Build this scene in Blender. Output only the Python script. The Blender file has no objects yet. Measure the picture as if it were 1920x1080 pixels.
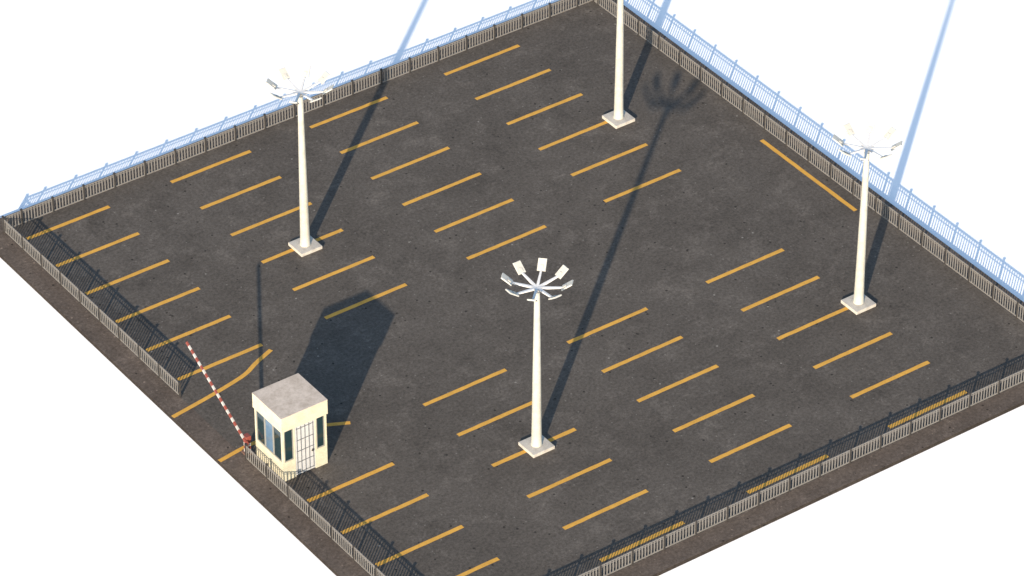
import bpy, bmesh, math, random
from mathutils import Vector, Matrix
random.seed(7)
C = bpy.context.scene.collection
scn = bpy.context.scene
PI = math.pi

# ------------------------------------------------------------------ materials
class NT:
    def __init__(s, name):
        s.m = bpy.data.materials.new(name); s.m.use_nodes = True
        s.t = s.m.node_tree; s.b = s.t.nodes['Principled BSDF']; s.co = s.t.nodes.new('ShaderNodeTexCoord').outputs['Object']
    def n(s, k): return s.t.nodes.new(k)
    def l(s, a, b): s.t.links.new(a, b)
    def noise(s, scale, detail=4, rough=.6, vec=None):
        q = s.n('ShaderNodeTexNoise'); q.inputs['Scale'].default_value = scale; q.inputs['Detail'].default_value = detail
        q.inputs['Roughness'].default_value = rough; s.l(vec or s.co, q.inputs['Vector']); return q.outputs['Fac']
    def ramp(s, src, a, b, ca=(0,0,0,1), cb=(1,1,1,1)):
        r = s.n('ShaderNodeValToRGB'); e = r.color_ramp.elements
        e[0].position = a; e[1].position = b; e[0].color = ca; e[1].color = cb
        s.l(src, r.inputs[0]); return r.outputs[0]
    def mix(s, fac, a, b, mode='MIX'):
        x = s.n('ShaderNodeMix'); x.data_type = 'RGBA'; x.blend_type = mode
        for sock, v in ((x.inputs[0], fac), (x.inputs[6], a), (x.inputs[7], b)):
            if hasattr(v, 'links') or hasattr(v, 'is_linked'): s.l(v, sock)
            elif isinstance(v, (int, float)): sock.default_value = v
            else: sock.default_value = (*v, 1) if len(v) == 3 else v
        return x.outputs[2]
    def math(s, op, a, b):
        x = s.n('ShaderNodeMath'); x.operation = op
        for i, v in enumerate((a, b)):
            if isinstance(v, (int, float)): x.inputs[i].default_value = v
            else: s.l(v, x.inputs[i])
        return x.outputs[0]
    def specks(s, scale, radius, chance):
        v = s.n('ShaderNodeTexVoronoi'); v.inputs['Scale'].default_value = scale; s.l(s.co, v.inputs['Vector'])
        near = s.math('LESS_THAN', v.outputs['Distance'], radius)
        sep = s.n('ShaderNodeSeparateColor'); s.l(v.outputs['Color'], sep.inputs[0])
        pick = s.math('LESS_THAN', sep.outputs[0], chance)
        return s.math('MULTIPLY', near, pick)
    def bump(s, src, strength, dist=.02):
        b = s.n('ShaderNodeBump'); b.inputs['Strength'].default_value = strength; b.inputs['Distance'].default_value = dist
        s.l(src, b.inputs['Height']); s.l(b.outputs[0], s.b.inputs['Normal'])
    def done(s, col, rough=.8, spec=.3, metal=0):
        if isinstance(col, tuple): s.b.inputs['Base Color'].default_value = (*col, 1)
        else: s.l(col, s.b.inputs['Base Color'])
        s.b.inputs['Roughness'].default_value = rough; s.b.inputs['Specular IOR Level'].default_value = spec
        s.b.inputs['Metallic'].default_value = metal
        return s.m

def asphalt(name, lo, hi, speck=.5, light=(.26,.235,.20), gravel=0.0):
    s = NT(name)
    big = s.ramp(s.noise(.16, 5, .62), .35, .68)
    mid = s.ramp(s.noise(.75, 6, .65), .38, .72)
    c = s.mix(s.math('MULTIPLY', s.math('ADD', big, mid), .5), lo, hi)
    blot = s.ramp(s.noise(.55, 7, .80), .52, .73)
    c = s.mix(s.math('MULTIPLY', blot, .48), c, tuple(x*1.9 for x in hi))
    dark = s.ramp(s.noise(.42, 6, .75), .54, .74)
    c = s.mix(s.math('MULTIPLY', dark, .55), c, tuple(x*.5 for x in lo))
    grain = s.noise(6.5, 6, .86)
    c = s.mix(1.0, c, s.ramp(grain, .32, .70, (.5,.5,.5,1), (1.55,1.55,1.55,1)), 'MULTIPLY')
    c = s.mix(s.math('MULTIPLY', s.specks(2.2, .13, .25), .85), c, tuple(x*.3 for x in lo))
    c = s.mix(s.math('MULTIPLY', s.specks(1.3, .065, speck*.4), .75), c, light)
    c = s.mix(s.math('MULTIPLY', s.specks(4.0, .15, speck*.22+gravel), .45), c, light)
    s.bump(grain, .4, .03)
    return s.done(c, .9, .12)

def stained(name, col, dirt, amt=.5, scale=1.5, rough=.75, fine=18, spec=.3):
    s = NT(name)
    c = s.mix(s.math('MULTIPLY', s.ramp(s.noise(scale, 6, .7), .42, .75), amt), col, dirt)
    g = s.noise(fine, 4, .7)
    c = s.mix(1.0, c, s.ramp(g, .3, .72, (.84,.84,.84,1), (1.08,1.08,1.08,1)), 'MULTIPLY')
    s.bump(g, .15, .01)
    return s.done(c, rough, spec)

def yellow_paint():
    s = NT('yellow_road_paint')
    oi = s.n('ShaderNodeObjectInfo'); vm = s.n('ShaderNodeVectorMath'); vm.operation = 'ADD'
    s.l(s.co, vm.inputs[0]); s.l(oi.outputs['Location'], vm.inputs[1]); s.co = vm.outputs[0]
    c = s.mix(s.ramp(s.noise(1.6, 5, .7), .35, .7), (.66,.345,.06), (.53,.275,.048))
    wear = s.ramp(s.noise(5.5, 6, .8), .585, .69)
    c = s.mix(s.math('MULTIPLY', wear, .6), c, (.2,.13,.06))
    g = s.noise(22, 3, .7)
    c = s.mix(1.0, c, s.ramp(g, .3, .7, (.8,.8,.8,1), (1.08,1.08,1.08,1)), 'MULTIPLY')
    s.bump(g, .25, .01)
    return s.done(c, .8, .2)

M = {}
M['asphalt'] = asphalt('dark_asphalt', (.0725,.0615,.0505), (.106,.0905,.075))
M['pavement'] = asphalt('brown_grey_asphalt', (.080,.062,.049), (.130,.102,.081), .9, (.26,.20,.155), .12)
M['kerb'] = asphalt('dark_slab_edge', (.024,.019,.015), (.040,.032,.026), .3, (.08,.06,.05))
M['yellow'] = yellow_paint()
s = NT('white_ground'); g = s.noise(.3, 3, .5)
M['ground'] = s.done(s.mix(s.math('MULTIPLY', g, .3), (.97,.955,.93), (.95,.935,.91)), .95, 0.0)
M['fence'] = stained('weathered_grey_steel', (.185,.172,.155), (.115,.10,.085), .6, 3.5, .7)
M['post'] = stained('dark_fence_post', (.042,.038,.035), (.028,.025,.022), .5, 4, .6)
M['pole'] = stained('cream_painted_pole', (.47,.445,.37), (.33,.30,.235), .65, 2.2, .55)
M['concrete'] = stained('pale_concrete', (.50,.455,.385), (.31,.265,.215), .8, 2.5, .85)
M['arm'] = stained('white_arm_paint', (.68,.66,.62), (.52,.49,.45), .4, 4, .45)
M['lamp'] = stained('cream_lamp_metal', (.50,.475,.415), (.41,.38,.32), .5, 4, .5)
M['glass_lamp'] = NT('lamp_glass').done((.45,.48,.50), .15, .5)
M['wall'] = stained('cream_plaster', (.54,.49,.355), (.38,.33,.22), .7, 1.8, .85)
M['roof'] = stained('weathered_roof_concrete', (.54,.45,.365), (.35,.28,.215), .9, 1.9, .9, 9)
s = NT('dark_window_glass'); M['glass'] = s.done(s.mix(s.noise(1.2, 2, .5), (.006,.016,.020), (.02,.04,.045)), .06, .5)
s = NT('painted_sky_window_glass'); M['glass_painted_sky'] = s.done(s.mix(s.noise(1.6, 3, .6), (.03,.06,.10), (.13,.21,.29)), .08, .5)  # middle pane: bluish sky reflection painted into the base colour
M['frame'] = NT('window_frame_metal').done((.22,.21,.18), .4, .5)
M['door'] = stained('white_door_paint', (.48,.47,.45), (.38,.36,.335), .5, 2.5, .5)
M['grille'] = stained('grey_door_bars', (.125,.13,.135), (.085,.088,.09), .5, 6, .5)
M['black'] = NT('black_steel').done((.03,.03,.03), .5, .4)
M['red'] = stained('dull_red_paint', (.23,.055,.038), (.16,.05,.036), .6, 6, .6)
M['white'] = stained('white_paint', (.44,.415,.38), (.31,.28,.24), .55, 6, .5)
M['rust'] = stained('rusty_base_steel', (.16,.085,.06), (.09,.045,.03), .6, 8, .7)

# ------------------------------------------------------------------ mesh helpers
def V(u, v, z=0): return Vector((u, -v, z))
class MB:
    def __init__(s): s.bm = bmesh.new()
    def box(s, c, d, R=None, mi=0, taper=1.0, side=None):
        vs = []
        for z in (-1, 1):
            k = taper if z > 0 else 1
            for x, y in ((-1,-1),(1,-1),(1,1),(-1,1)):
                p = Vector((x*d[0]/2*k, y*d[1]/2*k, z*d[2]/2))
                if R: p = R @ p
                vs.append(s.bm.verts.new(p + Vector(c)))
        for j, q in enumerate(((3,2,1,0),(4,5,6,7),(0,1,5,4),(1,2,6,5),(2,3,7,6),(3,0,4,7))):
            f = s.bm.faces.new([vs[i] for i in q]); f.material_index = side if (side is not None and j > 1) else mi
        return s
    def bar(s, a, b, w, h, w2=None, h2=None):            # rectangular bar from a to b, tapering
        a, b = Vector(a), Vector(b); d = (b-a).normalized()
        sx = d.cross(Vector((0,0,1))); sx = sx.normalized() if sx.length > 1e-4 else Vector((1,0,0))
        sy = sx.cross(d); vs = []
        for p, ww, hh in ((a, w, h), (b, w2 or w, h2 or h)):
            for x, y in ((-1,-1),(1,-1),(1,1),(-1,1)): vs.append(s.bm.verts.new(p + sx*x*ww/2 + sy*y*hh/2))
        for q in ((3,2,1,0),(4,5,6,7),(0,1,5,4),(1,2,6,5),(2,3,7,6),(3,0,4,7)): s.bm.faces.new([vs[i] for i in q])
        return s
    def lathe(s, prof, n=24):
        rings = [[s.bm.verts.new((r*math.cos(2*PI*i/n), r*math.sin(2*PI*i/n), z)) for i in range(n)] for r, z in prof]
        for a, b in zip(rings, rings[1:]):
            for i in range(n): s.bm.faces.new((a[i], a[(i+1)%n], b[(i+1)%n], b[i])).smooth = True
        s.bm.faces.new(rings[-1]); s.bm.faces.new(rings[0][::-1])
        return s
    def quadstrip(s, L, R):
        a = [s.bm.verts.new(p) for p in L]; b = [s.bm.verts.new(p) for p in R]
        for i in range(len(a)-1): s.bm.faces.new((a[i], b[i], b[i+1], a[i+1]))
        return s
    def mesh(s, name, mats):
        bmesh.ops.recalc_face_normals(s.bm, faces=s.bm.faces[:])
        me = bpy.data.meshes.new(name); s.bm.to_mesh(me); s.bm.free()
        for m in (mats if isinstance(mats, (list, tuple)) else [mats]): me.materials.append(m)
        return me
    def obj(s, name, mats, parent=None, loc=(0,0,0), bevel=0):
        return put(name, s.mesh(name, mats), parent, loc, bevel)
def put(name, me, parent=None, loc=(0,0,0), bevel=0, rz=0):
    o = bpy.data.objects.new(name, me); C.objects.link(o); o.location = loc; o.rotation_euler.z = rz; o.parent = parent
    if bevel:
        b = o.modifiers.new('bevel', 'BEVEL'); b.width = bevel; b.segments = 2; b.limit_method = 'ANGLE'
    return o
def tag(o, label, cat, group=None):
    o['label'] = label; o['category'] = cat
    if group: o['group'] = group
    return o
def thing(name, label, cat, loc=(0,0,0), rz=0, group=None):
    o = bpy.data.objects.new(name, None); C.objects.link(o); o.location = loc; o.rotation_euler.z = rz
    return tag(o, label, cat, group)
def struct(o): o['kind'] = 'structure'; return o
def copy_tree(o, parent=None):
    c = o.copy(); C.objects.link(c); c.parent = parent
    for ch in [x for x in o.children]: copy_tree(ch, c)
    return c

# ------------------------------------------------------------------ setting
SLAB = .20
g = MB(); g.quadstrip([(-900,-900,-SLAB),(900,-900,-SLAB)], [(-900,900,-SLAB),(900,900,-SLAB)])
struct(g.obj('ground', M['ground']))
U0, U1, V0, V1 = -.60, 34.30, -1.15, 36.10       # fence lines
m = MB(); m.box(((U0+U1)/2, -(V0+V1)/2, -SLAB/2-.0005), (U1-U0+2.16, V1-V0+2.16, SLAB-.001), side=1)
struct(m.obj('pavement', [M['pavement'], M['kerb']]))
m = MB(); m.quadstrip([V(U0,V1,.004), V(U1,V1,.004)], [V(U0,V0,.004), V(U1,V0,.004)])
struct(m.obj('asphalt', M['asphalt']))

# ------------------------------------------------------------------ painted lines
ORD = ['first','second','third','fourth','fifth','sixth']
LW, LL, S = .225, 4.576, 2.7
def stripe(u0, u1, v0, v1, label, group):
    c = V((u0+u1)/2, (v0+v1)/2, .008)
    n = 14; along_u = abs(u1-u0) > abs(v1-v0)
    m = MB(); L = []; R = []
    for i in range(n+1):
        t = i/n; j1, j2 = random.uniform(-.009,.009), random.uniform(-.009,.009)
        if along_u:
            x = u0+(u1-u0)*t
            L.append(V(x, v0+j1, .008)-c); R.append(V(x, v1+j2, .008)-c)
        else:
            y = v0+(v1-v0)*t
            L.append(V(u0+j1, y, .008)-c); R.append(V(u1+j2, y, .008)-c)
    m.quadstrip(L, R)
    o = m.obj('parking_line', M['yellow'], None, c)
    return tag(o, label, 'parking line', group)
COLS = [0, 8.077, 16.157, 24.234]
COLN = ['first','second','third','fourth']
for k, u in enumerate(COLS):
    for i in range(6):
        v = i*S
        stripe(u, u+LL, v-LW/2, v+LW/2, 'yellow line in far block, column %s from gate fence, row %s from upper-left fence' % (COLN[k], ORD[i]), 'yellow parking lines')
    for i in range(5):
        if k == 0 and i == 0: continue
        v = 21.595+i*S
        stripe(u, u+LL, v-LW/2, v+LW/2, 'yellow line in near block, column %s from gate fence, row %s past the aisle' % (COLN[k], ORD[i]), 'yellow parking lines')
stripe(33.50, 33.725, 13.77, 21.12, 'long yellow line running beside the upper-right fence', 'yellow lines along the fences')
for u, w in ((8.1,'leftmost'), (16.18,'middle one'), (24.24,'rightmost')):
    stripe(u, u+4.53, 34.985, 35.21, 'shaded yellow line along the lower-right fence, %s of the three' % w, 'yellow lines along the fences')
def curve_line(pts, label):
    P = [Vector((u, -v, .0095)) for u, v in pts]; P = [P[0]*2-P[1]] + P + [P[-1]*2-P[-2]]
    out = []
    for i in range(1, len(P)-2):
        for t in [j/6 for j in range(6)]:
            a, b, c_, d = P[i-1:i+3]
            out.append(.5*((2*b)+(c_-a)*t+(2*a-5*b+4*c_-d)*t*t+(3*b-a-3*c_+d)*t**3))
    out.append(P[-2]); L = []; R = []
    for i, p in enumerate(out):
        d = (out[min(i+1, len(out)-1)]-out[max(i-1, 0)]).normalized(); nrm = Vector((-d.y, d.x, 0))
        L.append(p+nrm*LW/2-out[0]); R.append(p-nrm*LW/2-out[0])
    o = MB().quadstrip(L, R).obj('entrance_line', M['yellow'], None, out[0])
    tag(o, label, 'entrance line', 'curved yellow entrance lines')
curve_line([(-1.665,15.72),(.4,15.42),(2.05,15.12),(2.85,14.90),(3.6,14.52),(4.70,14.08)], 'curved yellow entrance line under the raised arm, nearest the gate end of the fence')
curve_line([(-1.665,19.64),(.1,19.44),(2.0,19.58),(2.9,19.86),(3.68,20.24),(4.65,20.73)], 'curved yellow entrance line passing behind the guard booth')

# ------------------------------------------------------------------ fences
PH, PT = .84, .79
def panel_mesh(L, k, cache={}):
    key = (round(L, 3), k)
    if key in cache: return cache[key]
    m = MB(); w = L-.09; T = PT*k
    m.box((L/2, 0, T-.03), (w, .03, .06)); m.box((L/2, 0, .09), (w, .03, .06)); m.box((L/2, .014, T-.145), (w, .014, .03))
    n = max(3, round(w/.160))
    for i in range(n+1):
        m.box((.045+w*i/n, 0, (T+.03)/2), (.064, .008, T-.14))
    cache[key] = m.mesh('panel', M['fence']); return cache[key]
def post_mesh(k, cache={}):
    if k not in cache:
        m = MB(); m.box((0,0,PH*k/2), (.08,.08,PH*k)); m.box((0,0,PH*k+.012), (.11,.11,.03)); cache[k] = m.mesh('post', M['post'])
    return cache[k]
def fence(a, b, stops, label, k=1.0):
    a, b = V(*a), V(*b); d = b-a; rz = math.atan2(d.y, d.x)
    t = thing('slatted_fence', label, 'fence', (a.x, a.y, .004), rz, 'grey slatted fences')
    for s0, s1 in zip(stops, stops[1:]): put('panel', panel_mesh(s1-s0, k), t, (s0,0,0))
    for s0 in stops: put('post', post_mesh(k), t, (s0,0,0))
P = 1.73
def sym(L):
    n = int(L/P)-(0 if L-int(L/P)*P > .5 else 1)
    e = (L-n*P)/2
    return [0]+[e+P*i for i in range(n+1)]+[L]
fence((U0,V0), (U1,V0), sym(U1-U0), 'grey slatted fence along the upper-left side of the lot', 1.04)
LR = V1-V0
fence((U1,V0+.09), (U1,V1-.09), sym(LR-.18), 'grey slatted fence along the upper-right side of the lot', 1.14)
fence((U0,V1), (U1,V1), sym(U1-U0), 'grey slatted fence along the lower-right side, nearest the viewer')
LG = 14.66-V0-.09
fence((U0,V0+.09), (U0,14.66), [LG*i/9 for i in range(10)], 'grey slatted fence on the lower-left side, left of the gate opening')
LB = V1-.09-20.22
fence((U0,20.22), (U0,V1-.09), [P*i for i in range(int(LB/P)+1)]+[LB], 'grey slatted fence on the lower-left side, starting at the guard booth')

# ------------------------------------------------------------------ floodlight masts
def make_mast():
    t = thing('floodlight_mast', '', 'light pole', (0,0,.004), 0, 'cream floodlight masts')
    m = MB(); m.box((0,0,.085), (1.18,1.18,.17)); m.obj('base', M['concrete'], t, bevel=.015)
    MB().lathe([(.27,.168),(.27,.20),(.245,.215),(.236,.6),(.22,1.5),(.185,4.5),(.147,7.2),(.124,8.72)], 28).obj('pole', M['pole'], t)
    MB().lathe([(.13,8.70),(.14,8.74),(.14,8.85),(.08,8.88)], 20).obj('hub', M['arm'], t)
    for k in range(8):
        a = k*PI/4; R = Matrix.Rotation(a, 3, 'Z'); tilt = Matrix.Rotation(-math.radians(38), 3, 'Y'); RT = R @ tilt
        MB().bar(R @ Vector((.02,0,8.85+.002*k)), R @ Vector((1.16,0,9.02)), .13, .09, .08, .06).obj('arm', M['arm'], t)
        c = R @ Vector((1.33,0,9.17))
        m = MB(); m.box((0,0,0), (.60,.40,.06), RT, taper=.94); m.box(RT @ Vector((-.12,0,.045)), (.20,.16,.03), RT)
        f = m.obj('floodlight', M['lamp'], t, c, bevel=.01)
        m = MB(); m.box(RT @ Vector((.01,0,-.036)), (.52,.33,.010), RT); m.obj('lens', M['glass_lamp'], f)
    return t
mast = make_mast()
spots = [((10.606,26.844),'tall cream floodlight mast standing nearest the viewer, beside the near parking block'),
         ((10.565,8.068),'tall cream floodlight mast on the left, in front of the upper-left fence'),
         ((29.088,26.899),'tall cream floodlight mast on the right, in front of the upper-right fence'),
         ((29.08,8.09),'cream floodlight mast in the far corner, its head cut off by the frame')]
for i, ((u, v), lab) in enumerate(spots):
    o = mast if i == 0 else copy_tree(mast)
    o.location = V(u-.133, v+.187, .004); o['label'] = lab

# ------------------------------------------------------------------ guard booth
b = thing('guard_booth', 'small cream guard booth with a flat roof and barred door beside the gate', 'guard booth', V(1.04,21.44,.004))
X, Y, T = 1.17, 1.12, .12
ZS, ZT, ZR = 1.04, 2.80, 3.60
D0, D1 = -.50, .55           # door opening on the face towards -y
m = MB()
m.box((-X+T/2,0,ZS/2), (T,2*Y,ZS)); m.box((X-T/2,0,ZS/2), (T,2*Y,ZS)); m.box((0,Y-T/2,ZS/2), (2*X-2*T,T,ZS))
m.box(((-X+T+D0)/2,-Y+T/2,ZS/2), (D0+X-T,T,ZS)); m.box(((D1+X-T)/2,-Y+T/2,ZS/2), (X-T-D1,T,ZS))
m.obj('wall', M['wall'], b)
for x in (-1,1):
    for y in (-1,1): MB().box((x*(X-.05), y*(Y-.05), (ZS+ZT)/2), (.10,.10,ZT-ZS)).obj('corner_post', M['wall'], b)
for x in (D0-.04, D1+.04): MB().box((x, -Y+.06, (ZS+ZT)/2), (.08,.10,ZT-ZS)).obj('door_jamb', M['wall'], b)
MB().box((0,0,.02), (2*X-2*T,2*Y-2*T,.04)).obj('floor', M['concrete'], b)
MB().box((0,0,(ZT+ZR-.03)/2), (2.45,2.35,ZR-.03-ZT)).obj('fascia', M['wall'], b, bevel=.01)
MB().box((0,0,ZR-.014), (2.458,2.358,.03)).obj('roof', M['roof'], b, bevel=.006)
def window(cx, cy, w, axis, glass):
    # axis 'x': the window lies in the plane x = cx; 'y': in the plane y = cy
    h = ZT-ZS; fr = .05
    def bx(m, a, z, da, dz, th):
        if axis == 'x': m.box((0,a,z), (th,da,dz))
        else: m.box((a,0,z), (da,th,dz))
    m = MB()
    bx(m, 0, ZS+fr/2, w, fr, .06); bx(m, 0, ZT-fr/2, w, fr, .06)
    bx(m, -w/2+fr/2, (ZS+ZT)/2, fr, h-2*fr, .06); bx(m, w/2-fr/2, (ZS+ZT)/2, fr, h-2*fr, .06)
    f = m.obj('window', M['frame'], b, (cx,cy,0))
    m = MB(); bx(m, 0, (ZS+ZT)/2, w-2*fr, h-2*fr, .014); m.obj('pane', glass, f)
ww = (2*Y-.2)/3
for i, gl in ((0,'glass'),(1,'glass_painted_sky'),(2,'glass')):
    window(-X+.05, -Y+.1+ww*(i+.5), ww-.004, 'x', M[gl])
window(X-.05, 0, 2*Y-.2, 'x', M['glass']); window(0, Y-.05, 2*X-.2, 'y', M['glass'])
xa = -X+.1; xb = D0-.08; window((xa+xb)/2, -Y+.05, xb-xa-.004, 'y', M['glass'])
xa = D1+.08; xb = X-.1; window((xa+xb)/2, -Y+.05, xb-xa-.004, 'y', M['glass'])
d = MB().box((0,0,1.42), (D1-D0-.01,.05,2.74)).obj('door', M['door'], b, ((D0+D1)/2,-Y+.05,0))
m = MB(); w = D1-D0
for i in range(5): m.box((-w/2+.10+(w-.20)*i/4, -.045, 1.42), (.020,.024,2.58))
for z in (.18,.75,1.36,1.97,2.62): m.box((0,-.045,z), (w-.14,.018,.024))
m.obj('grille', M['grille'], d)
m = MB(); m.box((w/2-.14,-.065,1.12), (.07,.03,.12)); m.box((w/2-.17,-.09,1.12), (.13,.02,.025)); m.obj('handle', M['black'], d)

# ------------------------------------------------------------------ barrier
br = thing('barrier_gate', 'red and white barrier with its arm raised beside the guard booth', 'barrier', V(-.30,19.86,.004))
MB().box((0,0,.03), (.42,.42,.06)).obj('base_plate', M['rust'], br)
m = MB(); zs = [.06,.24,.42,.60,.76]
for i in range(4): m.box((0,0,(zs[i]+zs[i+1])/2), (.23,.23,zs[i+1]-zs[i]), mi=i%2)
m.obj('post', [M['white'], M['red']], br)
MB().box((0,0,.88), (.28,.32,.24)).obj('head', M['red'], br, bevel=.03)
ang = math.radians(29.5)
m = MB(); n = 25; L0, L1 = -.22, 5.22
Rx = Matrix.Rotation(ang, 3, 'X')
for i in range(n):
    a = L0+(L1-L0)*i/n; c = L0+(L1-L0)*(i+1)/n
    m.box(Rx @ Vector((0,(a+c)/2,0)), (.075,c-a,.12), Rx, mi=i%2)
m.obj('arm', [M['red'], M['white']], br, (-.19,0,.92))
MB().box(Rx @ Vector((0,-.30,0)), (.12,.16,.2), Rx).obj('counterweight', M['red'], br, (-.19,0,.92), bevel=.01)
m = MB(); m.box((-.1455,0,.92), (.012,.12,.12)); m.obj('pivot', M['black'], br)

# ------------------------------------------------------------------ light
hd = math.radians(40.8); sd = Vector((math.cos(hd), math.sin(hd), 0)); el = math.radians(17.5)
ray = Vector((sd.x*math.cos(el), sd.y*math.cos(el), -math.sin(el)))
ld = bpy.data.lights.new('sun', 'SUN'); ld.energy = 8.3; ld.angle = math.radians(.65); ld.color = (1.0,.875,.725)
lo = bpy.data.objects.new('sun', ld); C.objects.link(lo); lo.rotation_euler = ray.to_track_quat('-Z','Y').to_euler(); lo.location = (-60,-50,40)
w = bpy.data.worlds.new('World'); scn.world = w; w.use_nodes = True
sky = w.node_tree.nodes.new('ShaderNodeTexSky'); sky.sky_type = 'NISHITA'; sky.sun_disc = False
sky.sun_elevation = el; sky.sun_rotation = math.atan2(-sd.x, -sd.y)
sky.dust_density = .6; sky.ozone_density = 1.6
w.node_tree.links.new(sky.outputs[0], w.node_tree.nodes['Background'].inputs[0])
w.node_tree.nodes['Background'].inputs[1].default_value = .29
scn.view_settings.view_transform = 'Standard'; scn.view_settings.look = 'None'; scn.view_settings.exposure = 0

# ------------------------------------------------------------------ camera (calibrated from the stall grid)
f, th, ph, ro, gx, gy, Dd = 8500.85, .636227, .952208, -.00042, 16.5363, -16.6212, 212.925
F = Vector((math.cos(ph)*math.cos(th), math.sin(ph)*math.cos(th), -math.sin(th)))
R = Vector((math.sin(ph), -math.cos(ph), 0)); U = R.cross(F)
R2 = R*math.cos(ro)+U*math.sin(ro); U2 = -R*math.sin(ro)+U*math.cos(ro)
cd = bpy.data.cameras.new('camera'); cd.sensor_width = 36; cd.lens = 36*f/1920; cd.clip_start = 1; cd.clip_end = 4000
co = bpy.data.objects.new('camera', cd); C.objects.link(co)
loc = Vector((gx,gy,0))-F*Dd
co.matrix_world = Matrix(((R2.x,U2.x,-F.x,loc.x),(R2.y,U2.y,-F.y,loc.y),(R2.z,U2.z,-F.z,loc.z),(0,0,0,1)))
scn.camera = co
